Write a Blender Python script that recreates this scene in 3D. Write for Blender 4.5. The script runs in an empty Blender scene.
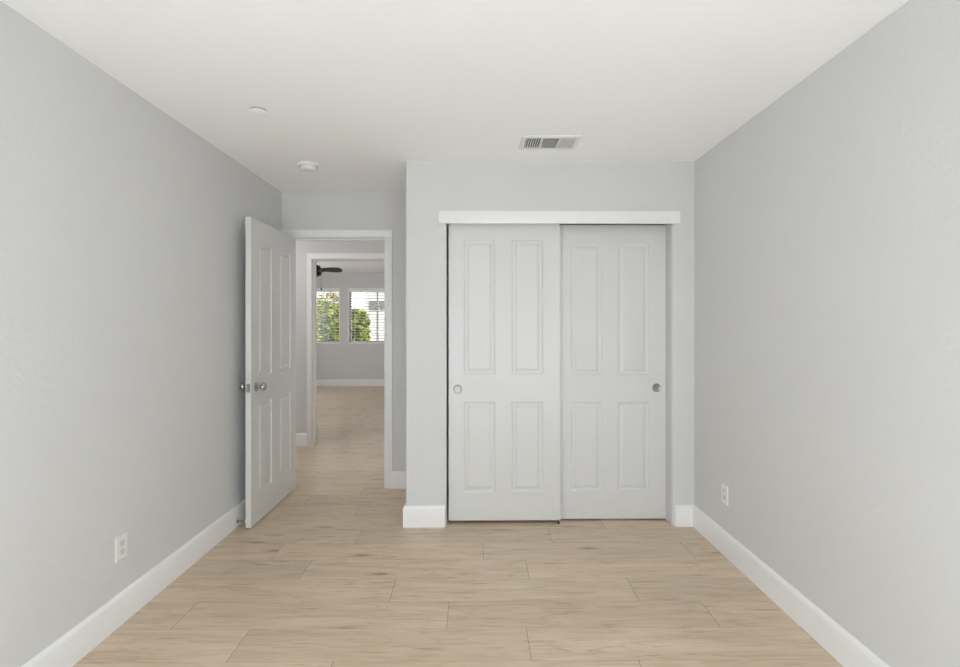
import bpy, bmesh, math, random
from mathutils import Vector, Matrix
PI = math.pi
R = math.radians
sc = bpy.context.scene
COL = sc.collection

# ---------------------------------------------------------------- camera
CH = 1.345
cam = bpy.data.cameras.new('camera')
cam.sensor_width = 36.0
cam.lens = 18.0
cam.shift_y = -8.5 / 960
cam.clip_start = 0.02
camo = bpy.data.objects.new('camera', cam)
camo.location = (0, 0, CH)
camo.rotation_euler = (R(90), 0, -math.atan(3.4 / 480))
COL.objects.link(camo)
sc.camera = camo

# ---------------------------------------------------------------- world, sun, lights, exposure
w = bpy.data.worlds.new('world')
sc.world = w
w.use_nodes = True
nt = w.node_tree
nt.nodes.clear()
wo = nt.nodes.new('ShaderNodeOutputWorld')
bg = nt.nodes.new('ShaderNodeBackground')
bg.inputs['Color'].default_value = (0.93, 0.96, 1.0, 1)
bg.inputs['Strength'].default_value = 3.0
nt.links.new(bg.outputs[0], wo.inputs[0])

sun = bpy.data.lights.new('sun', 'SUN')
sun.energy = 3.5
sun.angle = R(1.5)
sun.color = (1.0, 0.96, 0.9)
so = bpy.data.objects.new('sun', sun)
so.rotation_euler = (R(28), R(30), 0)
so.location = (6, 4, 12)
COL.objects.link(so)


def area(name, loc, rot, sx, sy, power, color=(1, 1, 1)):
    l = bpy.data.lights.new(name, 'AREA')
    l.shape = 'RECTANGLE'
    l.size = sx
    l.size_y = sy
    l.energy = power
    l.color = color
    o = bpy.data.objects.new(name, l)
    o.location = loc
    o.rotation_euler = rot
    COL.objects.link(o)
    return o


# daylight outside the bedroom window; fill light added at an unseen far-room side opening
area('daylight_bedroom_window', (-0.05, -1.88, 1.45), (R(90), 0, 0), 2.3, 1.5, 8, (0.80, 0.92, 1.0))
area('fill_far_room_side', (-4.62, 8.0, 1.5), (R(90), 0, R(-90)), 2.2, 1.5, 16, (0.86, 0.93, 1.0))

sc.view_settings.view_transform = 'Standard'
sc.view_settings.look = 'None'
sc.view_settings.gamma = 1
sc.view_settings.use_curve_mapping = False
sc.view_settings.exposure = -0.04
sc.cycles.max_bounces = 16
sc.cycles.diffuse_bounces = 10
sc.cycles.glossy_bounces = 5
sc.cycles.transparent_max_bounces = 12
sc.cycles.sample_clamp_indirect = 6
sc.cycles.caustics_reflective = False
sc.cycles.caustics_refractive = False
sc.cycles.use_denoising = True


# ---------------------------------------------------------------- materials
def srgb(r, g, b):
    f = lambda c: ((c / 255) / 12.92) if c / 255 <= 0.04045 else (((c / 255) + 0.055) / 1.055) ** 2.4
    return (f(r), f(g), f(b), 1)


def mat(name, color, rough=0.5, metal=0.0, bump=0.0, bscale=80, spec=0.5, coat=0.0):
    m = bpy.data.materials.new(name)
    m.use_nodes = True
    n = m.node_tree.nodes
    b = n['Principled BSDF']
    b.inputs['Base Color'].default_value = color
    b.inputs['Roughness'].default_value = rough
    b.inputs['Metallic'].default_value = metal
    b.inputs['Specular IOR Level'].default_value = spec
    b.inputs['Coat Weight'].default_value = coat
    tc = n.new('ShaderNodeTexCoord')
    no = n.new('ShaderNodeTexNoise')
    no.inputs['Scale'].default_value = bscale
    no.inputs['Detail'].default_value = 3
    m.node_tree.links.new(tc.outputs['Object'], no.inputs['Vector'])
    if bump > 0:
        bp = n.new('ShaderNodeBump')
        bp.inputs['Strength'].default_value = bump
        bp.inputs['Distance'].default_value = 0.002
        m.node_tree.links.new(no.outputs['Fac'], bp.inputs['Height'])
        m.node_tree.links.new(bp.outputs[0], b.inputs['Normal'])
    else:
        mr = n.new('ShaderNodeMapRange')
        mr.inputs['To Min'].default_value = max(0.02, rough - 0.03)
        mr.inputs['To Max'].default_value = min(1, rough + 0.03)
        m.node_tree.links.new(no.outputs['Fac'], mr.inputs['Value'])
        m.node_tree.links.new(mr.outputs[0], b.inputs['Roughness'])
    return m


M = {}
M['wall'] = mat('wall_paint', (0.67, 0.67, 0.667, 1), 0.75, bump=0.55, bscale=60, spec=0.25)
M['ceiling'] = mat('ceiling_paint', (0.95, 0.95, 0.95, 1), 0.85, bump=0.2, bscale=60, spec=0.2)
M['trim'] = mat('trim_paint', (0.87, 0.87, 0.87, 1), 0.38)
M['door'] = mat('door_paint', (0.685, 0.685, 0.68, 1), 0.34)
M['closet'] = mat('closet_inside_paint', (0.5, 0.5, 0.49, 1), 0.8)
M['plastic'] = mat('white_plastic', (0.80, 0.80, 0.78, 1), 0.35)
M['plastic_dim'] = mat('off_white_plastic', (0.70, 0.70, 0.68, 1), 0.4)
M['slot'] = mat('dark_slot', (0.03, 0.03, 0.03, 1), 0.6)
M['nickel'] = mat('satin_nickel', (0.55, 0.54, 0.52, 1), 0.25, 1.0)
M['nickel_pull'] = mat('brushed_nickel', (0.42, 0.42, 0.41, 1), 0.45, 1.0)
M['nickel_dark'] = mat('dark_nickel', (0.36, 0.36, 0.35, 1), 0.35, 1.0)  # nickel in a darker tone
M['fan_black'] = mat('fan_black', (0.004, 0.004, 0.004, 1), 0.4)
M['fan_blade'] = mat('fan_blade_charcoal', (0.018, 0.021, 0.03, 1), 0.35)
M['blind'] = mat('blind_white', (0.88, 0.88, 0.87, 1), 0.45)
M['vinyl'] = mat('window_vinyl', (0.85, 0.85, 0.84, 1), 0.4)
M['sprinkler_gap'] = mat('gap_shade_grey', (0.33, 0.33, 0.33, 1), 0.6)  # grey paints in the shade of the gap behind the sprinkler disc
M['duct'] = mat('duct_grey', (0.16, 0.16, 0.16, 1), 0.7)
M['leaf'] = mat('leaf_green', srgb(158, 172, 48), 0.6)
M['leaf_dark'] = mat('leaf_dark_green', srgb(44, 56, 32), 0.6)
M['blossom'] = mat('blossom_tan', srgb(140, 108, 92), 0.7)
M['bark'] = mat('bark', srgb(90, 70, 55), 0.9, bump=0.5, bscale=30)
M['stucco'] = mat('white_stucco', (0.85, 0.84, 0.82, 1), 0.9, bump=0.5, bscale=30)
M['roof'] = mat('roof_tile', srgb(190, 150, 130), 0.9, bump=0.6, bscale=12)
M['greyglass'] = mat('grey_window_glass', (0.16, 0.17, 0.18, 1), 0.25)
M['ground'] = mat('lawn', srgb(110, 130, 70), 0.95, bump=0.6, bscale=20)
M['rubber'] = mat('white_rubber', (0.75, 0.75, 0.73, 1), 0.6)

g = bpy.data.materials.new('window_glass')
g.use_nodes = True
gn = g.node_tree.nodes
gn.clear()
go = gn.new('ShaderNodeOutputMaterial')
mx = gn.new('ShaderNodeMixShader')
tr = gn.new('ShaderNodeBsdfTransparent')
gl = gn.new('ShaderNodeBsdfGlossy')
gl.inputs['Roughness'].default_value = 0.02
fr = gn.new('ShaderNodeFresnel')
fr.inputs['IOR'].default_value = 1.45
g.node_tree.links.new(fr.outputs[0], mx.inputs[0])
g.node_tree.links.new(tr.outputs[0], mx.inputs[1])
g.node_tree.links.new(gl.outputs[0], mx.inputs[2])
g.node_tree.links.new(mx.outputs[0], go.inputs[0])
M['glass'] = g


def floor_material():
    m = bpy.data.materials.new('oak_plank')
    m.use_nodes = True
    t = m.node_tree
    n = t.nodes
    L = t.links.new
    b = n['Principled BSDF']

    def math_(op, a, c=None, **k):
        x = n.new('ShaderNodeMath')
        x.operation = op
        for i, v in enumerate((a, c)):
            if v is None:
                continue
            if isinstance(v, (int, float)):
                x.inputs[i].default_value = v
            else:
                L(v, x.inputs[i])
        return x.outputs[0]
    uv = n.new('ShaderNodeUVMap')
    uv.uv_map = 'plank'
    sep = n.new('ShaderNodeSeparateXYZ')
    L(uv.outputs[0], sep.inputs[0])
    at = n.new('ShaderNodeAttribute')
    at.attribute_name = 'rnd'
    sr = n.new('ShaderNodeSeparateColor')
    L(at.outputs['Color'], sr.inputs[0])
    # vector = (u + r*50, v + r*30)
    cx = math_('ADD', sep.outputs[0], math_('MULTIPLY', sr.outputs[0], 50.0))
    cy = math_('ADD', sep.outputs[1], math_('MULTIPLY', sr.outputs[1], 30.0))

    def coord(sx, sy):
        c = n.new('ShaderNodeCombineXYZ')
        L(math_('MULTIPLY', cx, sx), c.inputs[0])
        L(math_('MULTIPLY', cy, sy), c.inputs[1])
        return c.outputs[0]

    def noise(vec, scale, detail=4, rough=0.55, dist=0.0):
        x = n.new('ShaderNodeTexNoise')
        x.inputs['Scale'].default_value = scale
        x.inputs['Detail'].default_value = detail
        x.inputs['Roughness'].default_value = rough
        x.inputs['Distortion'].default_value = dist
        L(vec, x.inputs['Vector'])
        return x.outputs['Fac']

    def ramp(fac, stops):
        x = n.new('ShaderNodeValToRGB')
        e = x.color_ramp.elements
        while len(e) < len(stops):
            e.new(0.5)
        for i, (p, c) in enumerate(stops):
            e[i].position = p
            e[i].color = c
        L(fac, x.inputs[0])
        return x.outputs[0]

    def mix(fac, a, c, mode='MIX'):
        x = n.new('ShaderNodeMix')
        x.data_type = 'RGBA'
        x.blend_type = mode
        for s, v in ((x.inputs[0], fac), (x.inputs[6], a), (x.inputs[7], c)):
            if isinstance(v, (int, float)):
                s.default_value = v
            elif isinstance(v, tuple):
                s.default_value = v
            else:
                L(v, s)
        return x.outputs[2]
    base = ramp(noise(coord(1.3, 11), 1.6, 5, 0.6, 0.6), [(0.3, srgb(196, 174, 148)), (0.5, srgb(207, 187, 162)), (0.7, srgb(215, 197, 175))])
    # fine fibre
    fib = ramp(noise(coord(3, 90), 2.0, 5, 0.7), [(0.3, (0.90, 0.90, 0.90, 1)), (0.7, (1.06, 1.06, 1.06, 1))])
    c = mix(1.0, base, fib, 'MULTIPLY')
    # long darker streaks
    st = ramp(noise(coord(1.1, 20), 1.5, 6, 0.62, 1.2), [(0.59, (1, 1, 1, 1)), (0.63, (0.70, 0.65, 0.60, 1)), (0.67, (1, 1, 1, 1))])
    c = mix(0.7, c, st, 'MULTIPLY')
    # cathedral figure
    fg = ramp(noise(coord(0.9, 5.0), 1.4, 2, 0.4, 0.8), [(0.48, (1, 1, 1, 1)), (0.50, (0.88, 0.86, 0.83, 1)), (0.53, (1, 1, 1, 1))])
    c = mix(0.8, c, fg, 'MULTIPLY')
    # knots
    vo = n.new('ShaderNodeTexVoronoi')
    vo.inputs['Scale'].default_value = 1.0
    L(coord(2.6, 9.5), vo.inputs['Vector'])
    kn = math_('ADD', vo.outputs['Distance'], math_('MULTIPLY', math_('SUBTRACT', noise(coord(14, 60), 1.5, 3), 0.5), 0.10))
    kc = ramp(kn, [(0.0, (0.34, 0.27, 0.22, 1)), (0.07, (0.50, 0.43, 0.36, 1)), (0.15, (0.84, 0.81, 0.78, 1)), (0.28, (1, 1, 1, 1))])
    sv = n.new('ShaderNodeSeparateColor')
    L(vo.outputs['Color'], sv.inputs[0])
    kf = math_('GREATER_THAN', sv.outputs[0], 0.62)
    c = mix(math_('MULTIPLY', kf, 0.85), c, kc, 'MULTIPLY')
    # per plank tone
    tone = ramp(sr.outputs[2], [(0.0, (0.93, 0.925, 0.915, 1)), (0.5, (1, 1, 1, 1)), (1.0, (1.06, 1.055, 1.05, 1))])
    c = mix(1.0, c, tone, 'MULTIPLY')
    # seams: uv second map holds the distance from the nearest plank edge
    du = math_('MINIMUM', sep.outputs[0], math_('SUBTRACT', PL, sep.outputs[0]))
    dv = math_('MINIMUM', sep.outputs[1], math_('SUBTRACT', PW, sep.outputs[1]))
    sm1 = math_('LESS_THAN', du, 0.0013)
    sm2 = math_('LESS_THAN', dv, 0.0009)
    c = mix(math_('MULTIPLY', sm2, 0.42), c, srgb(96, 78, 60))
    c = mix(math_('MULTIPLY', sm1, 0.75), c, srgb(96, 78, 60))
    L(c, b.inputs['Base Color'])
    rg = n.new('ShaderNodeMapRange')
    rg.inputs['To Min'].default_value = 0.24
    rg.inputs['To Max'].default_value = 0.33
    L(noise(coord(2, 30), 2.0), rg.inputs['Value'])
    L(rg.outputs[0], b.inputs['Roughness'])
    b.inputs['Specular IOR Level'].default_value = 0.5
    bp = n.new('ShaderNodeBump')
    bp.inputs['Strength'].default_value = 0.12
    bp.inputs['Distance'].default_value = 0.002
    L(noise(coord(3, 60), 2.0, 4), bp.inputs['Height'])
    L(bp.outputs[0], b.inputs['Normal'])
    return m


PW, PL = 0.208, 1.22
M['floor'] = floor_material()


# ---------------------------------------------------------------- mesh helpers
def box(bm, x0, x1, y0, y1, z0, z1, mi=0):
    v = [bm.verts.new(p) for p in ((x0, y0, z0), (x1, y0, z0), (x1, y1, z0), (x0, y1, z0),
                                   (x0, y0, z1), (x1, y0, z1), (x1, y1, z1), (x0, y1, z1))]
    fs = []
    for f in ((0, 3, 2, 1), (4, 5, 6, 7), (0, 1, 5, 4), (1, 2, 6, 5), (2, 3, 7, 6), (3, 0, 4, 7)):
        fc = bm.faces.new([v[i] for i in f])
        fc.material_index = mi
        fs.append(fc)
    return v


def bev(bm, w=0.002, seg=2):
    bmesh.ops.bevel(bm, geom=list(bm.edges), offset=w, segments=seg, affect='EDGES', profile=0.5)


def bbox(x0, x1, y0, y1, z0, z1, b=0.002, seg=2):
    bm = bmesh.new()
    box(bm, x0, x1, y0, y1, z0, z1)
    if b:
        bev(bm, b, seg)
    return bm


def prism(bm, pts, z0, z1):
    a = [bm.verts.new((x, y, z0)) for x, y in pts]
    b = [bm.verts.new((x, y, z1)) for x, y in pts]
    n = len(pts)
    for i in range(n):
        j = (i + 1) % n
        bm.faces.new((a[i], a[j], b[j], b[i]))
    bm.faces.new(list(reversed(a)))
    bm.faces.new(b)


def rounded(pts, radii, seg=6):
    out = []
    n = len(pts)
    for i, p in enumerate(pts):
        r = radii.get(i, 0)
        if not r:
            out.append(p)
            continue
        P = Vector(p)
        A = (Vector(pts[i - 1]) - P).normalized()
        B = (Vector(pts[(i + 1) % n]) - P).normalized()
        c = P + A * r + B * r
        for k in range(seg + 1):
            t = k / seg * PI / 2
            q = c - B * r * math.cos(t) - A * r * math.sin(t)
            out.append((q.x, q.y))
    return out


def lathe(bm, prof, axis='Z', seg=32, origin=(0, 0, 0)):
    """prof: list of (radius, height) revolved about the axis through origin"""
    O = Vector(origin)
    rings = []

    def pt(r, h, a):
        c, s = math.cos(a) * r, math.sin(a) * r
        if axis == 'Z':
            return O + Vector((c, s, h))
        if axis == 'X':
            return O + Vector((h, c, s))
        return O + Vector((s, h, c))
    for r, h in prof:
        if r < 1e-6:
            rings.append([bm.verts.new(pt(0, h, 0))])
        else:
            rings.append([bm.verts.new(pt(r, h, 2 * PI * k / seg)) for k in range(seg)])
    for a, b in zip(rings, rings[1:]):
        for k in range(seg):
            j = (k + 1) % seg
            if len(a) == 1 and len(b) == 1:
                continue
            if len(a) == 1:
                bm.faces.new((a[0], b[j], b[k]))
            elif len(b) == 1:
                bm.faces.new((a[k], a[j], b[0]))
            else:
                bm.faces.new((a[k], a[j], b[j], b[k]))
    for rg in (rings[0], rings[-1]):
        if len(rg) > 1:
            bm.faces.new(rg)


def obj(name, bm, m, parent=None, smooth=True, world=True):
    """link bm as ONE mesh object; when a parent is given the geometry (built in world space) is moved into its space"""
    bmesh.ops.recalc_face_normals(bm, faces=list(bm.faces))
    me = bpy.data.meshes.new(name)
    if parent is not None and world:
        bmesh.ops.transform(bm, matrix=WM[parent.name].inverted(), verts=list(bm.verts))
    bm.to_mesh(me)
    bm.free()
    for x in (m if isinstance(m, (list, tuple)) else [m]):
        me.materials.append(x)
    if smooth:
        for p in me.polygons:
            p.use_smooth = True
        me.set_sharp_from_angle(angle=R(35))
    o = bpy.data.objects.new(name, me)
    COL.objects.link(o)
    if parent is not None:
        o.parent = parent
    WM[o.name] = WM[parent.name].copy() if parent is not None else Matrix()
    return o


WM = {}


def thing(name, label, cat, loc=(0, 0, 0), rz=0, group=None):
    o = bpy.data.objects.new(name, None)
    o.empty_display_size = 0.1
    o.location = loc
    o.rotation_euler = (0, 0, rz)
    COL.objects.link(o)
    WM[o.name] = Matrix.Translation(loc) @ Matrix.Rotation(rz, 4, 'Z')
    o['label'] = label
    o['category'] = cat
    if group:
        o['group'] = group
    return o


def tag(o, label=None, cat=None, group=None, kind=None):
    if label:
        o['label'] = label
    if cat:
        o['category'] = cat
    if group:
        o['group'] = group
    if kind:
        o['kind'] = kind
    return o


def struct(name, bm, m, label, cat, smooth=True):
    return tag(obj(name, bm, m, smooth=smooth), label, cat, kind='structure')


def wall_holes(bm, axis, a0, a1, b0, b1, z0, z1, holes):
    """wall slab along X (axis 'X': a=x range, b=y thickness) with rectangular holes (a0,a1,z0,z1)"""
    def bx(p0, p1, q0, q1):
        if p1 - p0 < 1e-4 or q1 - q0 < 1e-4:
            return
        if axis == 'X':
            box(bm, p0, p1, b0, b1, q0, q1)
        else:
            box(bm, b0, b1, p0, p1, q0, q1)
    cur = a0
    for h in sorted(holes):
        bx(cur, h[0], z0, z1)
        bx(h[0], h[1], z0, h[2])
        bx(h[0], h[1], h[3], z1)
        cur = h[1]
    bx(cur, a1, z0, z1)


def sweep(bm, path, prof, side=1):
    """sweep profile (offset, z) along an XY path with mitred corners; side=+1 puts it left of the direction of travel"""
    P = [Vector(p) for p in path]
    rings = []
    for i, p in enumerate(P):
        d0 = (P[i] - P[i - 1]).normalized() if i > 0 else None
        d1 = (P[i + 1] - P[i]).normalized() if i < len(P) - 1 else None
        n0 = Vector((-d0.y, d0.x)) * side if d0 else None
        n1 = Vector((-d1.y, d1.x)) * side if d1 else None
        if n0 is None:
            mdir = n1
        elif n1 is None:
            mdir = n0
        else:
            s = n0 + n1
            mdir = s / max(1e-6, s.dot(n0))
        rings.append([bm.verts.new((p.x + mdir.x * o, p.y + mdir.y * o, z)) for o, z in prof])
    k = len(prof)
    for a, b in zip(rings, rings[1:]):
        for i in range(k):
            j = (i + 1) % k
            bm.faces.new((a[i], a[j], b[j], b[i]))
    bm.faces.new(list(reversed(rings[0])))
    bm.faces.new(rings[-1])


BB = [(0.0, 0.0), (0.015, 0.0), (0.015, 0.118), (0.0135, 0.126), (0.009, 0.134), (0.004, 0.140), (0.0, 0.140)]
NB = [0]


def baseboard(name, path, side, label):
    bm = bmesh.new()
    sweep(bm, path, BB, side)
    return struct(name, bm, M['trim'], label, 'baseboard')


def panel_rings(bm, x0, x1, z0, z1, y, s):
    """moulded panel sunk into the face at plane y; s=+1 sinks towards +y"""
    rings = []
    for ins, d in ((0, 0), (0.003, 0.0050), (0.011, 0.0085), (0.022, 0.0085), (0.038, 0.0015)):
        rings.append([bm.verts.new((x, y + s * d, z)) for x, z in
                      ((x0 + ins, z0 + ins), (x1 - ins, z0 + ins), (x1 - ins, z1 - ins), (x0 + ins, z1 - ins))])
    for a, b in zip(rings, rings[1:]):
        for i in range(4):
            j = (i + 1) % 4
            bm.faces.new((a[i], a[j], b[j], b[i]))
    bm.faces.new(rings[-1])


def panel_door(w_, h_, t_, cols, rows):
    """four-panel moulded slab: x 0..w, y 0..t, z 0..h"""
    bm = bmesh.new()
    xs = sorted({0, w_} | {v for c in cols for v in c})
    zs = sorted({0, h_} | {v for r in rows for v in r})
    for y, s in ((0, 1), (t_, -1)):
        for xa, xb in zip(xs, xs[1:]):
            for za, zb in zip(zs, zs[1:]):
                if (xa, xb) in cols and (za, zb) in rows:
                    panel_rings(bm, xa, xb, za, zb, y, s)
                else:
                    bm.faces.new([bm.verts.new(p) for p in ((xa, y, za), (xb, y, za), (xb, y, zb), (xa, y, zb))])
    for xa, xb in zip(xs, xs[1:]):
        for z in (0, h_):
            bm.faces.new([bm.verts.new(p) for p in ((xa, 0, z), (xb, 0, z), (xb, t_, z), (xa, t_, z))])
    for za, zb in zip(zs, zs[1:]):
        for x in (0, w_):
            bm.faces.new([bm.verts.new(p) for p in ((x, 0, za), (x, 0, zb), (x, t_, zb), (x, t_, za))])
    bmesh.ops.remove_doubles(bm, verts=list(bm.verts), dist=1e-5)
    return bm


# ---------------------------------------------------------------- plan (metres; y runs away from the camera)
XL, XR = -1.607, 1.458
YB = -1.70
YC, YD, YH, YF = 3.205, 3.965, 5.37, 10.64
XA = -0.475                # corner of the closet box
H = 2.44
H2 = 2.50
T = 0.12

# ---------------------------------------------------------------- floor: planks with real joint positions
bm = bmesh.new()
uvl = bm.loops.layers.uv.new('plank')
cl = bm.loops.layers.float_color.new('rnd')
offs = {-1: -0.572, 0: -1.0, 1: -0.133, 2: -0.425, 3: -0.94, 4: 0.04, 5: -0.750, 6: 0.85}
rnd = random.Random(5)
FX0, FX1, FY0, FY1 = -4.35, 1.60, YB - 0.05, YF + 0.05
k = int(math.floor((FY0 - 1.921) / PW))
while 1.921 + k * PW < FY1:
    y0 = 1.921 + k * PW
    off = offs.get(k, rnd.random() * PL)
    x = off - math.ceil((off - FX0) / PL) * PL
    while x < FX1:
        a, b_ = max(x, FX0), min(x + PL, FX1)
        c, d = max(y0, FY0), min(y0 + PW, FY1)
        if b_ > a and d > c:
            f = bm.faces.new([bm.verts.new(p) for p in ((a, c, 0), (b_, c, 0), (b_, d, 0), (a, d, 0))])
            col = (rnd.random(), rnd.random(), rnd.random(), 1)
            for lp in f.loops:
                lp[uvl].uv = (lp.vert.co.x - x, lp.vert.co.y - y0)
                lp[cl] = col
        x += PL
    k += 1
# thickness below
box(bm, FX0, FX1, FY0, FY1, -0.15, -0.002)
me = bpy.data.meshes.new('floor')
bm.to_mesh(me)
bm.free()
me.materials.append(M['floor'])
fo = bpy.data.objects.new('floor', me)
COL.objects.link(fo)
tag(fo, 'light oak plank floor running through bedroom, hall and far room', 'floor', kind='structure')

# ---------------------------------------------------------------- ceilings
bm = bmesh.new()
box(bm, XL - T, XR + T, YB - T, YD + T, H, H + 0.12)
struct('ceiling', bm, M['ceiling'], 'white flat ceiling of the empty bedroom', 'ceiling', False)
bm = bmesh.new()
box(bm, -3.6, XR + T, YD + T, YH, H, H + 0.12)
struct('ceiling_hall', bm, M['ceiling'], 'white ceiling of the hall beyond the open door', 'ceiling', False)
bm = bmesh.new()
box(bm, -4.35, -0.4, YH + T, YF + T, H2, H2 + 0.12)
struct('ceiling_far_room', bm, M['ceiling'], 'white ceiling of the far room with the fan', 'ceiling', False)

# ---------------------------------------------------------------- walls
bm = bmesh.new()
box(bm, XL - T, XL, YB, YD, 0, H)
struct('wall_left', bm, M['wall'], 'long grey wall on the left side of the bedroom', 'wall', False)
bm = bmesh.new()
box(bm, XR, XR + T, YB, YD, 0, H)
struct('wall_right', bm, M['wall'], 'long grey wall on the right side of the bedroom', 'wall', False)
bm = bmesh.new()
wall_holes(bm, 'X', XL - T, XR + T, YB - T, YB, 0, H, [(-1.15, 1.05, 0.75, 2.15)])
struct('wall_back', bm, M['wall'], 'grey window wall behind the viewer', 'wall', False)

# closet front: rounded drywall corners, opening without casing
OX0, OX1, OZ = -0.202, 1.309, 2.06
WT = 0.15
bm = bmesh.new()
lp = [(XA, YD), (XA, YC), (OX0, YC), (OX0, YC + WT), (XA + T, YC + WT), (XA + T, YD)]
prism(bm, rounded(lp, {1: 0.014, 2: 0.012}), 0, OZ)
rp = [(OX1, YC), (XR, YC), (XR, YC + WT), (OX1, YC + WT)]
prism(bm, rounded(rp, {0: 0.018}), 0, OZ)
tp = [(XA, YD), (XA, YC), (XR, YC), (XR, YC + WT), (XA + T, YC + WT), (XA + T, YD)]
prism(bm, rounded(tp, {1: 0.014}), OZ, H)
struct('wall_closet', bm, M['wall'], 'grey wall around the sliding closet doors, jutting into the room', 'wall')

# wall with the open doorway (also the closet's back)
DX0, DX1, DZ = -1.537, -0.757, 2.065
bm = bmesh.new()
wall_holes(bm, 'X', XL - T, XR + T, YD, YD + T, 0, H, [(DX0, DX1, 0, DZ)])
struct('wall_doorway', bm, M['wall'], 'short grey wall around the open doorway left of the closet', 'wall', False)

# hall
EX0, EX1, EZ = -1.832, -1.02, 2.075
bm = bmesh.new()
wall_holes(bm, 'X', -4.35, XR + T, YH, YH + T, 0, H + 0.18, [(EX0, EX1, 0, EZ)])
struct('wall_hall', bm, M['wall'], 'grey hall wall around the second doorway', 'wall', False)
bm = bmesh.new()
box(bm, -3.72, -3.6, YD + T, YH, 0, H)
struct('wall_hall_left', bm, M['wall'], 'grey wall at the left end of the hall', 'wall', False)
bm = bmesh.new()
box(bm, XR, XR + T, YD + T, YH, 0, H)
struct('wall_hall_right', bm, M['wall'], 'grey wall at the right end of the hall', 'wall', False)
bm = bmesh.new()
box(bm, -3.6, XL - T, YD, YD + T, 0, H)
struct('wall_hall_near', bm, M['wall'], 'grey near side wall of the hall left of the doorway', 'wall', False)

# far room
W1 = (-4.02, -3.02, 0.935, 2.160)
W2 = (-2.845, -1.45, 0.935, 2.160)
bm = bmesh.new()
wall_holes(bm, 'X', -4.35, -0.4, YF, YF + 0.16, 0, H2, [W1, W2])
struct('wall_far', bm, M['wall'], 'grey end wall of the far room holding the windows', 'wall', False)
bm = bmesh.new()
wall_holes(bm, 'Y', YH + T, YF, -4.47, -4.35, 0, H2, [(6.9, 9.1, 0.75, 2.25)])  # side opening added to let the fill light in
struct('wall_far_left', bm, M['wall'], 'grey left wall of the far room', 'wall', False)
bm = bmesh.new()
box(bm, -0.52, -0.4, YH + T, YF, 0, H2)
struct('wall_far_right', bm, M['wall'], 'grey right wall of the far room', 'wall', False)
bm = bmesh.new()
box(bm, -2.4, -1.957, YH + T, 5.86, 0, H2)
struct('wall_far_return', bm, M['wall'], 'short grey wall return just inside the second doorway', 'wall', False)

# ---------------------------------------------------------------- baseboards
CW = 0.064   # casing width
baseboard('baseboard_left', [(XL, YB), (XL, YD), (DX0 - CW + 0.004, YD)], -1, 'white baseboard along the left bedroom wall')
baseboard('baseboard_closet', [(DX1 + CW - 0.004, YD), (XA, YD), (XA, YC), (OX0 - 0.010, YC)], -1, 'white baseboard wrapping the corner left of the closet')
baseboard('baseboard_right', [(OX1 + 0.018, YC), (XR, YC), (XR, YB)], -1, 'white baseboard along the right bedroom wall')
baseboard('baseboard_back', [(XR, YB), (XL, YB)], -1, 'white baseboard under the window behind the viewer')
baseboard('baseboard_hall', [(-3.6, YH), (EX0 - 0.06, YH)], -1, 'white baseboard in the hall left of the second doorway')
baseboard('baseboard_hall_right', [(EX1 + 0.07, YH), (XR, YH)], -1, 'white baseboard in the hall right of the second doorway')
baseboard('baseboard_far', [(-4.35, YF), (-0.52, YF)], -1, 'white baseboard under the windows of the far room')
baseboard('baseboard_far_return', [(-1.957, YH + T), (-1.957, 5.86), (-2.4, 5.86)], -1, 'white baseboard stub just inside the second doorway')


# ---------------------------------------------------------------- door casings with jambs
def casing(name, x0, x1, zt, yf, yb, cw, ct, label):
    """flat casing on the near face, jamb lining through the wall, stop strip"""
    bm = bmesh.new()
    th = 0.015

    def cbox(*a):
        b2 = bbox(*a, b=0.003, seg=2)
        me_ = bpy.data.meshes.new('t')
        b2.to_mesh(me_)
        b2.free()
        bm.from_mesh(me_)
        bpy.data.meshes.remove(me_)
    cbox(x0 - cw, x0 - 0.004, yf - th, yf, 0, zt + 0.004)
    cbox(x1 + 0.004, x1 + cw, yf - th, yf, 0, zt + 0.004)
    cbox(x0 - cw, x1 + cw, yf - th, yf, zt + 0.004, zt + ct)
    # raised outer bead
    box(bm, x0 - cw + 0.002, x0 - cw + 0.012, yf - th - 0.003, yf - th, 0, zt + ct - 0.002)
    box(bm, x1 + cw - 0.012, x1 + cw - 0.002, yf - th - 0.003, yf - th, 0, zt + ct - 0.002)
    box(bm, x0 - cw + 0.012, x1 + cw - 0.012, yf - th - 0.003, yf - th, zt + ct - 0.012, zt + ct - 0.002)
    # far face casing
    cbox(x0 - cw, x0 - 0.004, yb, yb + th, 0, zt + 0.004)
    cbox(x1 + 0.004, x1 + cw, yb, yb + th, 0, zt + 0.004)
    cbox(x0 - cw, x1 + cw, yb, yb + th, zt + 0.004, zt + ct)
    # jamb lining
    j = 0.004
    box(bm, x0, x0 + j, yf - 0.001, yb + 0.001, 0, zt)
    box(bm, x1 - j, x1, yf - 0.001, yb + 0.001, 0, zt)
    box(bm, x0 + j, x1 - j, yf - 0.001, yb + 0.001, zt - j, zt)
    # stops
    box(bm, x0 + j, x0 + j + 0.008, yf + 0.042, yf + 0.075, 0, zt - j)
    box(bm, x1 - j - 0.008, x1 - j, yf + 0.042, yf + 0.075, 0, zt - j)
    box(bm, x0 + j + 0.008, x1 - j - 0.008, yf + 0.042, yf + 0.075, zt - j - 0.008, zt - j)
    return struct(name, bm, M['trim'], label, 'door frame')


casing('trim_1', DX0, DX1, DZ, YD, YD + T, CW, 0.062, 'white casing framing the bedroom doorway')
casing('trim_2', EX0, EX1, EZ, YH, YH + T, 0.058, 0.072, 'white casing framing the second doorway across the hall')

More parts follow.
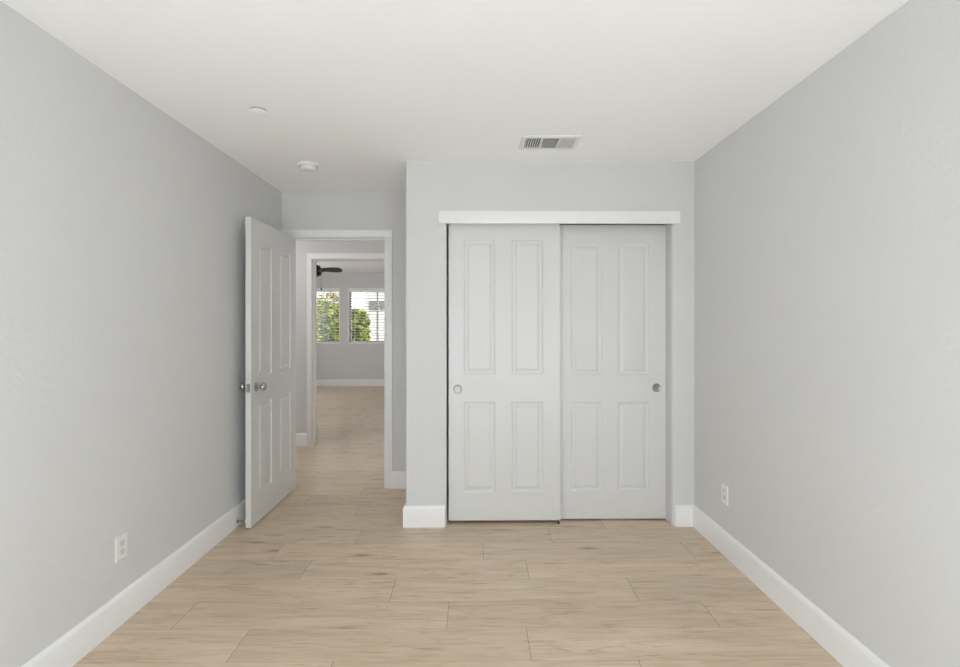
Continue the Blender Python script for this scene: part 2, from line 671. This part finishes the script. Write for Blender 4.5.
# closet head valance
bm = bbox(-0.250, 1.356, YC - 0.022, YC, 2.020, 2.104, 0.002)
struct('trim_3', bm, M['trim'], 'white fascia board across the top of the closet opening', 'closet fascia')

# ---------------------------------------------------------------- closet doors
COLS = [(0.102, 0.314), (0.426, 0.638)]
ROWS = [(0.190, 0.802), (0.990, 1.898)]
DWD = 0.757


def closet_door(name, x, y, zb, pull_x, pm, label, h=2.012):
    bm = panel_door(DWD, h, 0.033, COLS, ROWS)
    bmesh.ops.translate(bm, vec=(x, y, zb), verts=list(bm.verts))
    d = struct(name, bm, M['door'], label, 'closet door', False)
    bm = bmesh.new()
    # cup pull: ring with a sunken dish, set in the face (axis y, opening towards the room)
    lathe(bm, [(0.0, -0.0008), (0.020, -0.0008), (0.0235, -0.0014), (0.0262, -0.0030), (0.0285, -0.0035),
               (0.0305, -0.0022), (0.0308, 0.0005)], axis='Y', seg=40, origin=(pull_x, y, 0.912))
    obj('finger_pull', bm, pm, d)
    return d


closet_door('door_2', -0.189, YC + 0.045, 0.022, -0.128, M['nickel_pull'],
            'white four-panel sliding closet door on the left, running in front')
closet_door('door_3', 0.549, YC + 0.098, 0.010, 1.243, M['nickel_dark'],
            'white four-panel sliding closet door on the right, behind the other', h=2.024)
# track above the doors and guide on the floor
bm = bmesh.new()
box(bm, OX0, OX1, YC + 0.030, YC + 0.140, 2.045, 2.058)
struct('trim_4', bm, M['nickel_dark'], 'metal sliding door track hidden above the closet doors', 'door track')
bm = bmesh.new()
box(bm, 0.553, 0.562, YC + 0.038, YC + 0.042, 0, 0.010)
box(bm, 0.553, 0.562, YC + 0.084, YC + 0.092, 0, 0.016)
box(bm, 0.553, 0.562, YC + 0.042, YC + 0.084, 0, 0.004)
gd = obj('door_guide', bm, M['slot'])
tag(gd, 'small dark floor guide where the two closet doors overlap', 'door guide')

# ---------------------------------------------------------------- open bedroom door
DW, DH, DT = 0.790, 2.050, 0.036
hx, hy = DX0 + 0.013, YD - 0.004
ang = R(-89.8)
bm = panel_door(DW, DH, DT, [(0.110, 0.323), (0.467, 0.680)], ROWS)
# local: x along the door from the hinge; rotate so x points to the camera, y(+) faces the wall side after rotation
bmesh.ops.translate(bm, vec=(0.0, 0.0, 0.008), verts=list(bm.verts))
d1 = bpy.data.objects.new('door_1', None)
me = bpy.data.meshes.new('door_1')
bmesh.ops.recalc_face_normals(bm, faces=list(bm.faces))
bm.to_mesh(me)
bm.free()
me.materials.append(M['door'])
d1 = bpy.data.objects.new('door_1', me)
d1.location = (hx, hy, 0)
d1.rotation_euler = (0, 0, ang)
COL.objects.link(d1)
WM[d1.name] = Matrix.Translation((hx, hy, 0)) @ Matrix.Rotation(ang, 4, 'Z')
tag(d1, 'white four-panel bedroom door standing open against the left wall', 'door', kind='structure')
# after the turn local +y points to world +x (the face we see is y = DT)
KZ, KX = 0.930, DW - 0.072
for s, y0 in ((1, DT), (-1, 0.0)):
    bm = bmesh.new()
    lathe(bm, [(0.0, 0.0), (0.032, 0.0), (0.032, s * 0.004), (0.027, s * 0.008), (0.014, s * 0.010), (0.0, s * 0.010)],
          'Y', 36, (KX, y0, KZ))
    obj('knob_rose', bm, M['nickel'], d1, world=False)
    bm = bmesh.new()
    lathe(bm, [(0.0, s * 0.008), (0.0105, s * 0.008), (0.0095, s * 0.022), (0.012, s * 0.030), (0.021, s * 0.036), (0.0265, s * 0.044),
               (0.0275, s * 0.052), (0.025, s * 0.060), (0.018, s * 0.066), (0.008, s * 0.0685), (0.0, s * 0.069)],
          'Y', 36, (KX, y0, KZ))
    obj('door_knob', bm, M['nickel'], d1, world=False)
bm = bbox(DW - 0.001, DW + 0.0012, 0.005, DT - 0.005, KZ - 0.029, KZ + 0.029, 0.0005, 1)
lt = obj('latch_plate', bm, M['nickel_dark'], d1, world=False)
bm = bmesh.new()
prism(bm, [(DW, 0.011), (DW + 0.010, 0.013), (DW + 0.010, 0.017), (DW, 0.024)], KZ - 0.009, KZ + 0.009)
obj('latch_bolt', bm, M['nickel'], lt, world=False)
for hz in (0.22, 1.02, 1.82):
    bm = bmesh.new()
    lathe(bm, [(0.0, -0.045), (0.006, -0.045), (0.006, 0.045), (0.0, 0.045)], 'Z', 14, (-0.004, -0.006, hz))
    box(bm, -0.002, 0.0, -0.004, 0.028, hz - 0.045, hz + 0.045)
    obj('hinge', bm, M['nickel'], d1, world=False)

# rod door stop on the baseboard behind the open door
ds = thing('door_stop', 'small metal rod door stop on the left baseboard behind the open door', 'door stop', (XL + 0.0145, 3.205, 0.040))
bm = bmesh.new()
lathe(bm, [(0, 0), (0.011, 0), (0.011, 0.003), (0.0045, 0.007), (0.0040, 0.052), (0, 0.052)], 'X', 18, (XL + 0.0145, 3.205, 0.040))
obj('rod', bm, M['nickel_dark'], ds)
bm = bmesh.new()
lathe(bm, [(0, 0.052), (0.0075, 0.052), (0.0085, 0.056), (0.0080, 0.064), (0.0050, 0.067), (0, 0.067)], 'X', 18, (XL + 0.0145, 3.205, 0.040))
obj('rubber_tip', bm, M['rubber'], ds)


# ---------------------------------------------------------------- wall outlets
def outlet(label, x, y, z, rz):
    """local frame: plate in the xz plane facing -y"""
    t = thing('wall_outlet', label, 'outlet', (x, y, z), rz, 'duplex outlets')
    W = WM[t.name]

    def put(name, bm, m, parent=t):
        o = obj(name, bm, m, parent, world=False)
        return o
    bm = bmesh.new()
    n = 0.035
    a = [(-n, -0.0572), (n, -0.0572), (n, 0.0572), (-n, 0.0572)]
    v0 = [bm.verts.new((p, 0, q)) for p, q in a]
    v1 = [bm.verts.new((p, -0.0025, q)) for p, q in a]
    v2 = [bm.verts.new((p * 0.92, -0.0055, q * 0.95)) for p, q in a]
    for A, B in ((v0, v1), (v1, v2)):
        for i in range(4):
            bm.faces.new((A[i], A[(i + 1) % 4], B[(i + 1) % 4], B[i]))
    bm.faces.new(v2)
    bm.faces.new(v0[::-1])
    put('cover_plate', bm, M['plastic'])
    for s in (-1, 1):
        zc = s * 0.0195
        bm = bmesh.new()
        pts = rounded([(-0.0165, zc - 0.014), (0.0165, zc - 0.014), (0.0165, zc + 0.014), (-0.0165, zc + 0.014)],
                      {0: 0.009, 1: 0.009, 2: 0.009, 3: 0.009}, 5)
        f = [bm.verts.new((p, -0.0050, q)) for p, q in pts]
        b = [bm.verts.new((p, -0.0078, q)) for p, q in pts]
        for i in range(len(pts)):
            j = (i + 1) % len(pts)
            bm.faces.new((f[i], f[j], b[j], b[i]))
        bm.faces.new(b)
        rc = put('receptacle', bm, M['plastic_dim'])
        bm = bmesh.new()
        box(bm, -0.0075, -0.0055, -0.0081, -0.0070, zc - 0.001, zc + 0.007)
        box(bm, 0.0055, 0.0075, -0.0081, -0.0070, zc - 0.000, zc + 0.006)
        lathe(bm, [(0, -0.0070), (0.0024, -0.0070), (0.0024, -0.0081), (0, -0.0081)], 'Y', 12, (0, 0, zc - 0.0075))
        o = obj('slots', bm, M['slot'], rc, world=False)
    bm = bmesh.new()
    lathe(bm, [(0, -0.005), (0.003, -0.005), (0.0028, -0.0066), (0, -0.0070)], 'Y', 14, (0, 0, 0))
    put('screw', bm, M['plastic_dim'])
    return t


outlet('white duplex outlet low on the left grey wall', XL, 2.180, 0.342, R(90))
outlet('white duplex outlet low on the right grey wall near the closet', XR, 2.805, 0.352, R(-90))

# ---------------------------------------------------------------- ceiling fixtures
# round sprinkler cover
sp = thing('sprinkler_cover', 'small flat round white cover plate on the ceiling', 'ceiling cover', (-1.113, 2.456, H))
bm = bmesh.new()
lathe(bm, [(0, 0), (0.042, 0), (0.042, -0.009), (0, -0.009)], 'Z', 40, (-1.113, 2.456, H))
obj('gap_ring', bm, M['sprinkler_gap'], sp)  # dark ring stands for the shaded gap between disc and ceiling
bm = bmesh.new()
lathe(bm, [(0, -0.009), (0.0465, -0.009), (0.0475, -0.0095), (0.0475, -0.0105), (0.046, -0.0113), (0, -0.0118)], 'Z', 48, (-1.113, 2.456, H))
obj('disc', bm, M['ceiling'], sp)
# smoke detector
sx, sy = -1.150, 3.29
sd = thing('smoke_detector', 'round white smoke detector dome on the ceiling near the doorway', 'smoke detector', (sx, sy, H))
bm = bmesh.new()
lathe(bm, [(0, 0), (0.069, 0), (0.069, -0.009), (0.067, -0.013), (0.056, -0.014), (0, -0.014)], 'Z', 48, (sx, sy, H))
obj('mounting_base', bm, M['plastic'], sd)
bm = bmesh.new()
lathe(bm, [(0, -0.012), (0.052, -0.012), (0.051, -0.020), (0.047, -0.033), (0.040, -0.039), (0.018, -0.041), (0, -0.041)], 'Z', 48, (sx, sy, H))
cv = obj('detector_cover', bm, M['plastic'], sd)
bm = bmesh.new()
lathe(bm, [(0, -0.040), (0.007, -0.040), (0.007, -0.043), (0.005, -0.044), (0, -0.044)], 'Z', 20, (sx + 0.016, sy, H))
obj('test_button', bm, M['plastic_dim'], cv)

# air vent, three louvre banks
vx0, vx1, vy0, vy1 = 0.262, 0.612, 2.765, 2.975
av = thing('air_vent', 'white rectangular ceiling air vent with three banks of louvres', 'air vent', ((vx0 + vx1) / 2, (vy0 + vy1) / 2, H))
bm = bmesh.new()
bw = 0.026
ix0, ix1, iy0, iy1 = vx0 + bw, vx1 - bw, vy0 + bw, vy1 - bw
O4 = [(vx0, vy0), (vx1, vy0), (vx1, vy1), (vx0, vy1)]
I4 = [(ix0, iy0), (ix1, iy0), (ix1, iy1), (ix0, iy1)]
mid = [((a[0] * 0.75 + b[0] * 0.25), (a[1] * 0.75 + b[1] * 0.25)) for a, b in zip(O4, I4)]
rings = [[bm.verts.new((p[0], p[1], z)) for p in q] for q, z in ((O4, H), (O4, H - 0.003), (mid, H - 0.009), (I4, H - 0.010), (I4, H))]
for a, b in zip(rings, rings[1:]):
    for i in range(4):
        bm.faces.new((a[i], a[(i + 1) % 4], b[(i + 1) % 4], b[i]))
obj('vent_frame', bm, M['plastic'], av)
bm = bmesh.new()
box(bm, ix0, ix1, iy0, iy1, H - 0.0012, H - 0.0002)
obj('duct_opening', bm, M['duct'], av)
third = (ix1 - ix0) / 3


def louver(bm, a, b, tilt, wd=0.011, th=0.0012, zc=H - 0.0065):
    """a thin tilted blade from a to b (xy points)"""
    A = Vector((a[0], a[1], zc))
    B = Vector((b[0], b[1], zc))
    d = (B - A).normalized()
    n = Vector((-d.y, d.x, 0))
    u = n * math.cos(tilt) + Vector((0, 0, 1)) * math.sin(tilt)
    v = -n * math.sin(tilt) + Vector((0, 0, 1)) * math.cos(tilt)
    vs = []
    for P in (A, B):
        for s, t in ((-1, -1), (1, -1), (1, 1), (-1, 1)):
            vs.append(bm.verts.new(P + u * s * wd / 2 + v * t * th / 2))
    for i in range(4):
        j = (i + 1) % 4
        bm.faces.new((vs[i], vs[j], vs[4 + j], vs[4 + i]))
    bm.faces.new(vs[:4][::-1])
    bm.faces.new(vs[4:])


for bank in range(3):
    bm = bmesh.new()
    x0 = ix0 + bank * third + 0.004
    x1 = x0 + third - 0.008
    if bank == 1:
        for i in range(9):
            y = iy0 + 0.008 + i * (iy1 - iy0 - 0.016) / 8
            louver(bm, (x0, y), (x1, y), R(40))
    else:
        for i in range(7):
            x = x0 + 0.004 + i * (x1 - x0 - 0.008) / 6
            louver(bm, (x, iy0 + 0.003), (x, iy1 - 0.003), R(-42) if bank == 0 else R(40))
    box(bm, x1 + 0.001, min(x1 + 0.007, ix1), iy0, iy1, H - 0.0105, H - 0.002)
    obj('louvers', bm, M['plastic'], av)

# ---------------------------------------------------------------- ceiling fan in the far room
FX, FY = -2.70, 8.0
fan = thing('ceiling_fan', 'dark ceiling fan with pull chain in the far room', 'ceiling fan', (FX, FY, H2))
bm = bmesh.new()
lathe(bm, [(0, 0), (0.075, 0), (0.074, -0.075), (0.062, -0.102), (0.0, -0.105)], 'Z', 28, (FX, FY, H2))
obj('canopy', bm, M['fan_black'], fan)
bm = bmesh.new()
lathe(bm, [(0, -0.06), (0.013, -0.06), (0.013, -0.17), (0, -0.17)], 'Z', 16, (FX, FY, H2))
obj('downrod', bm, M['fan_black'], fan)
bm = bmesh.new()
lathe(bm, [(0, -0.155), (0.06, -0.158), (0.098, -0.175), (0.105, -0.20), (0.100, -0.235), (0.07, -0.250), (0, -0.25)], 'Z', 32, (FX, FY, H2))
obj('motor_housing', bm, M['fan_black'], fan)
bm = bmesh.new()
lathe(bm, [(0, -0.245), (0.050, -0.245), (0.100, -0.275), (0.118, -0.300), (0.110, -0.325), (0.07, -0.345), (0, -0.352)], 'Z', 32, (FX, FY, H2))
obj('switch_housing', bm, M['fan_black'], fan)
for i in range(4):
    a = R(3 + 90 * i)
    bm = bmesh.new()
    n = 14
    up, lo = [], []
    zc = H2 - 0.238
    for k in range(n + 1):
        s = k / n
        r = 0.115 + s * 0.345
        wd = 0.055 + 0.035 * math.sin(min(1, s * 1.5) * PI / 2)
        if s > 0.80:
            wd *= math.sqrt(max(0.0, 1 - ((s - 0.80) / 0.20) ** 2)) * 0.98 + 0.02
        for sg, lst in ((1, up), (-1, lo)):
            yy = sg * wd
            zz = zc - yy * math.tan(R(17))
            lst.append((r, yy, zz))
    vt = [[bm.verts.new((FX + math.cos(a) * r - math.sin(a) * y, FY + math.sin(a) * r + math.cos(a) * y, z + dz)) for r, y, z in lst]
          for lst in (up, lo) for dz in (0.003, -0.003)]
    ut, ub, lt_, lb = vt
    for k in range(n):
        bm.faces.new((ut[k], ut[k + 1], lt_[k + 1], lt_[k]))
        bm.faces.new((ub[k], lb[k], lb[k + 1], ub[k + 1]))
        bm.faces.new((ut[k], ub[k], ub[k + 1], ut[k + 1]))
        bm.faces.new((lt_[k], lt_[k + 1], lb[k + 1], lb[k]))
    bm.faces.new((ut[0], lt_[0], lb[0], ub[0]))
    bm.faces.new((ut[n], ub[n], lb[n], lt_[n]))
    bl = obj('blade', bm, M['fan_blade'], fan)
    bm = bmesh.new()
    d = Vector((math.cos(a), math.sin(a), 0))
    p = Vector((-d.y, d.x, 0))
    vs = []
    for r, hw, z0 in ((0.08, 0.018, zc + 0.02), (0.20, 0.028, zc - 0.012)):
        for s, dz in ((-1, 0), (1, 0), (1, 0.008), (-1, 0.008)):
            q = Vector((FX, FY, z0 + dz)) + d * r + p * s * hw
            vs.append(bm.verts.new(q))
    for k in range(4):
        bm.faces.new((vs[k], vs[(k + 1) % 4], vs[4 + (k + 1) % 4], vs[4 + k]))
    bm.faces.new(vs[:4])
    bm.faces.new(vs[4:])
    obj('blade_bracket', bm, M['fan_black'], bl)
bm = bmesh.new()
px, py = FX + 0.122, FY - 0.02
lathe(bm, [(0, -0.31), (0.0022, -0.31), (0.0022, -0.535), (0, -0.535)], 'Z', 8, (px, py, H2))
ch = obj('pull_chain', bm, M['fan_black'], fan)
bm = bmesh.new()
lathe(bm, [(0, -0.53), (0.010, -0.54), (0.012, -0.560), (0.006, -0.582), (0, -0.585)], 'Z', 16, (px, py, H2))
obj('chain_knob', bm, M['fan_black'], ch)

# ---------------------------------------------------------------- far windows and blinds


def window(name, wx, y0, label, glassy=True):
    x0, x1, z0, z1 = wx
    yf = y0 + 0.10
    bm = bmesh.new()
    f = 0.045
    for a in ((x0, x0 + f, z0, z1), (x1 - f, x1, z0, z1), (x0 + f, x1 - f, z0, z0 + f), (x0 + f, x1 - f, z1 - f, z1)):
        box(bm, a[0], a[1], yf, yf + 0.05, a[2], a[3])
    xm = (x0 + x1) / 2
    if x1 - x0 > 1.2:
        box(bm, xm - 0.09, xm - 0.05, yf, yf + 0.05, z0 + f, z1 - f)
    wd = struct(name, bm, M['vinyl'], label, 'window', False)
    bm = bmesh.new()
    box(bm, x0 + f, x1 - f, yf + 0.022, yf + 0.027, z0 + f, z1 - f)
    obj('pane', bm, M['glass'], wd, smooth=False)
    return wd


window('window_1', W1, YF, 'white framed far room window on the left, greenery outside')
window('window_2', W2, YF, 'white framed far room window on the right, pale house outside')


def blind(wx, label):
    x0, x1, z0, z1 = wx
    t = thing('window_blind', label, 'blind', ((x0 + x1) / 2, YF + 0.045, z0), 0, 'horizontal blinds in the far room')
    y = YF + 0.045
    # side and top frame flush with the wall
    bm = bmesh.new()
    e = 0.022
    for a in ((x0, x0 + e, z0, z1), (x1 - e, x1, z0, z1), (x0 + e, x1 - e, z0, z0 + e), (x0 + e, x1 - e, z1 - e, z1)):
        box(bm, a[0], a[1], YF - 0.012, YF + 0.02, a[2], a[3])
    obj('blind_frame', bm, M['blind'], t)
    bm = bbox(x0 + e, x1 - e, YF + 0.002, YF + 0.075, z1 - e - 0.065, z1 - e, 0.003)
    obj('valance', bm, M['blind'], t)
    top = z1 - e - 0.085
    bot = z0 + e + 0.03
    n = int(round((top - bot) / 0.0600))
    bm = bmesh.new()
    for i in range(n + 1):
        z = top - (top - bot) * i / n
        tl = R(-12)
        pts = []
        for s in (-1, -0.33, 0.33, 1):
            yy = s * 0.0315
            cr = 0.0025 * (1 - s * s)
            pts.append((y + yy * math.cos(tl), z + yy * math.sin(tl) + cr))
        a = [[bm.verts.new((x, py_, pz + dz)) for py_, pz in pts] for x in (x0 + e + 0.006, x1 - e - 0.006) for dz in (0.0018, -0.0018)]
        lt1, lb1, rt1, rb1 = a
        for k in range(3):
            bm.faces.new((lt1[k], lt1[k + 1], rt1[k + 1], rt1[k]))
            bm.faces.new((lb1[k], rb1[k], rb1[k + 1], lb1[k + 1]))
        bm.faces.new((lt1[0], rt1[0], rb1[0], lb1[0]))
        bm.faces.new((lt1[3], lb1[3], rb1[3], rt1[3]))
        bm.faces.new(lt1 + lb1[::-1])
        bm.faces.new(rt1 + rb1[::-1])
    obj('slats', bm, M['blind'], t)
    bm = bbox(x0 + e + 0.006, x1 - e - 0.006, y - 0.02, y + 0.02, z0 + e, z0 + e + 0.018, 0.002)
    obj('bottom_rail', bm, M['blind'], t)
    for fx in ((0.12, 0.88) if x1 - x0 < 1.1 else (0.10, 0.55, 0.90)):
        xx = x0 + (x1 - x0) * fx
        bm = bmesh.new()
        for yy in (y - 0.034, y + 0.034):
            box(bm, xx - 0.0025, xx + 0.0025, yy - 0.0007, yy + 0.0007, z0 + e + 0.015, z1 - e - 0.06)
        obj('ladder_tape', bm, M['blind'], t)
    return t


blind(W1, 'white horizontal blind over the left far window with greenery behind')
blind(W2, 'white horizontal blind over the right far window with pale house behind')

# bedroom window behind the viewer
bm = bmesh.new()
x0, x1, z0, z1 = -1.15, 1.05, 0.75, 2.15
f = 0.05
for a in ((x0, x0 + f, z0, z1), (x1 - f, x1, z0, z1), (x0 + f, x1 - f, z0, z0 + f), (x0 + f, x1 - f, z1 - f, z1), (-0.075, -0.025, z0 + f, z1 - f)):
    box(bm, a[0], a[1], YB - 0.10, YB - 0.05, a[2], a[3])
wd = struct('window_3', bm, M['vinyl'], 'white framed bedroom window behind the viewer', 'window', False)
bm = bmesh.new()
box(bm, x0 + f, x1 - f, YB - 0.078, YB - 0.073, z0 + f, z1 - f)
obj('pane', bm, M['glass'], wd, smooth=False)

# ---------------------------------------------------------------- fill lamps added on the hall ceiling, out of view
HX, HY = -2.55, 4.72
hl = thing('fill_ceiling_lamp', 'added fill lamp, unseen on the hall ceiling left of the doorway', 'lamp', (HX, HY, H))
bm = bmesh.new()
lathe(bm, [(0, 0), (0.15, 0), (0.15, -0.02), (0.0, -0.02)], 'Z', 36, (HX, HY, H))
obj('fill_lamp_base', bm, M['nickel'], hl)
em = bpy.data.materials.new('hall_fill_glow')
em.use_nodes = True
eb = em.node_tree.nodes['Principled BSDF']
eb.inputs['Base Color'].default_value = (0.9, 0.86, 0.8, 1)
eb.inputs['Emission Color'].default_value = (0.93, 0.93, 0.94, 1)
eb.inputs['Emission Strength'].default_value = 42
bm = bmesh.new()
lathe(bm, [(0, -0.02), (0.14, -0.02), (0.138, -0.045), (0.11, -0.075), (0.06, -0.092), (0, -0.097)], 'Z', 36, (HX, HY, H))
obj('fill_lamp_shade', bm, em, hl)
HX2 = 0.25
h2 = hl.copy()
h2.location = (HX2, HY, H)
h2['label'] = 'added fill lamp, unseen on the hall ceiling right of the doorway'
COL.objects.link(h2)
for c_ in list(hl.children):
    n_ = c_.copy()
    n_.parent = h2
    COL.objects.link(n_)
hl['group'] = h2['group'] = 'added hall fill lamps'

# ---------------------------------------------------------------- globe fill lamps added behind the viewer in place of a flash
LX, LY, LZ = -0.80, -0.30, 0.80
fl = thing('fill_floor_lamp', 'added globe fill lamp, unseen behind the viewer', 'lamp', (LX, LY, 0))
bm = bmesh.new()
lathe(bm, [(0, 0), (0.15, 0), (0.15, 0.012), (0.03, 0.025), (0, 0.025)], 'Z', 36, (LX, LY, 0))
obj('fill_lamp_base', bm, M['nickel'], fl)
bm = bmesh.new()
lathe(bm, [(0, 0.02), (0.012, 0.02), (0.012, LZ - 0.2), (0.05, LZ - 0.19), (0.05, LZ - 0.165), (0, LZ - 0.165)], 'Z', 20, (LX, LY, 0))
obj('pole', bm, M['nickel'], fl)
eg = bpy.data.materials.new('globe_fill_glow')
eg.use_nodes = True
eb = eg.node_tree.nodes['Principled BSDF']
eb.inputs['Base Color'].default_value = (0.9, 0.9, 0.9, 1)
eb.inputs['Emission Color'].default_value = (0.80, 0.91, 1, 1)
eb.inputs['Emission Strength'].default_value = 34
bm = bmesh.new()
bmesh.ops.create_uvsphere(bm, u_segments=32, v_segments=20, radius=0.19)
bmesh.ops.translate(bm, vec=(LX, LY, LZ), verts=list(bm.verts))
obj('fill_lamp_shade', bm, eg, fl)
f2 = fl.copy()
f2.location = (0.78, LY, 0)
fl['group'] = f2['group'] = 'added globe fill lamps'
fl['label'] = 'added globe fill lamp, unseen behind the viewer by the left wall'
f2['label'] = 'added globe fill lamp, unseen behind the viewer by the right wall'
COL.objects.link(f2)
for c_ in list(fl.children):
    n_ = c_.copy()
    n_.parent = f2
    COL.objects.link(n_)

# ---------------------------------------------------------------- outdoors beyond the far windows
bm = bmesh.new()
box(bm, -16, 10, YF + 0.2, 32, -0.45, -0.25)
struct('ground', bm, M['ground'], 'lawn outside the far windows', 'ground', False)


def shrub(name, label, cx, cy, rx, ry, z0, z1, n, mats, seed, leaf=0.075, group=None):
    t = thing(name, label, 'shrub', (cx, cy, -0.25), 0, group)
    rn = random.Random(seed)
    bm = bmesh.new()
    for i in range(n):
        while True:
            u, v, w_ = rn.uniform(-1, 1), rn.uniform(-1, 1), rn.uniform(-1, 1)
            q = u ** 4 + v ** 4 + w_ ** 4
            if 0.05 < q < 0.85 + 0.25 * math.sin(u * 9) * math.sin(w_ * 7 + seed):
                break
        P = Vector((cx + u * rx, cy + v * ry, (z0 + z1) / 2 + w_ * (z1 - z0) / 2))
        d = Vector((rn.gauss(0, 1), rn.gauss(0, 1), rn.gauss(0, 1))).normalized()
        e = d.cross(Vector((rn.gauss(0, 1), rn.gauss(0, 1), rn.gauss(0, 1)))).normalized()
        s = leaf * rn.uniform(0.6, 1.3)
        f = bm.faces.new([bm.verts.new(P + d * s), bm.verts.new(P + e * s * 0.45), bm.verts.new(P - d * s), bm.verts.new(P - e * s * 0.45)])
        f.material_index = 0 if rn.random() < 0.62 else 1
    obj('foliage', bm, mats, t, smooth=False)
    for k in range(3):
        a = k * 2.1 + seed
        bm = bmesh.new()
        b0 = Vector((cx + 0.05 * math.cos(a), cy + 0.05 * math.sin(a), -0.27))
        b1 = Vector((cx + 0.45 * rx * math.cos(a), cy + 0.45 * ry * math.sin(a), z0 + (z1 - z0) * 0.6))
        d = (b1 - b0).normalized()
        s1 = d.orthogonal().normalized()
        s2 = d.cross(s1)
        r0, r1 = 0.035, 0.012
        A = [bm.verts.new(b0 + (s1 * math.cos(j * PI / 4) + s2 * math.sin(j * PI / 4)) * r0) for j in range(8)]
        B = [bm.verts.new(b1 + (s1 * math.cos(j * PI / 4) + s2 * math.sin(j * PI / 4)) * r1) for j in range(8)]
        for j in range(8):
            bm.faces.new((A[j], A[(j + 1) % 8], B[(j + 1) % 8], B[j]))
        bm.faces.new(A)
        bm.faces.new(B[::-1])
        obj('stem', bm, M['bark'], t)
    return t


GM = [M['leaf'], M['leaf_dark']]
shrub('shrub', 'broad green shrub outside the left far window, leftmost', -5.75, 13.15, 0.80, 0.5, -0.2, 1.95, 6000, GM, 1, group='green shrubs outside the far windows')
shrub('shrub', 'dense green shrub filling the left far window', -4.20, 13.0, 0.62, 0.5, -0.2, 2.02, 15000, GM, 2, group='green shrubs outside the far windows')
shrub('shrub', 'green shrub outside the right far window beside the pale house', -3.20, 13.0, 0.27, 0.4, -0.2, 1.78, 6000, GM, 3, group='green shrubs outside the far windows')
shrub('blossom_tree', 'taller tree with tan blossom seen above the green shrubs', -5.2, 15.6, 1.1, 0.6, 1.5, 2.40, 2600, [M['blossom'], M['leaf']], 4, leaf=0.05)

# pale neighbouring house
nh = thing('neighbour_house', 'pale stucco neighbouring house seen through the right far window', 'house', (0.0, 17.0, -0.25))
bm = bmesh.new()
box(bm, -3.35, 4.0, 14.4, 20.0, -0.25, 3.3)
obj('house_wall', bm, M['stucco'], nh, smooth=False)
bm = bmesh.new()
v = [bm.verts.new(p) for p in ((-3.8, 14.0, 3.3), (4.4, 14.0, 3.3), (4.4, 20.4, 3.3), (-3.8, 20.4, 3.3), (-1.2, 17.2, 4.6), (1.8, 17.2, 4.6))]
for f_ in ((0, 1, 5, 4), (1, 2, 5), (2, 3, 4, 5), (3, 0, 4), (3, 2, 1, 0)):
    bm.faces.new([v[i] for i in f_])
obj('house_roof', bm, M['roof'], nh, smooth=False)
for wx0 in (-3.22, -2.92, -2.0):
    bm = bmesh.new()
    box(bm, wx0, wx0 + 0.24, 14.36, 14.42, 1.80, 2.06)
    hw = obj('house_window', bm, M['greyglass'], nh, smooth=False)
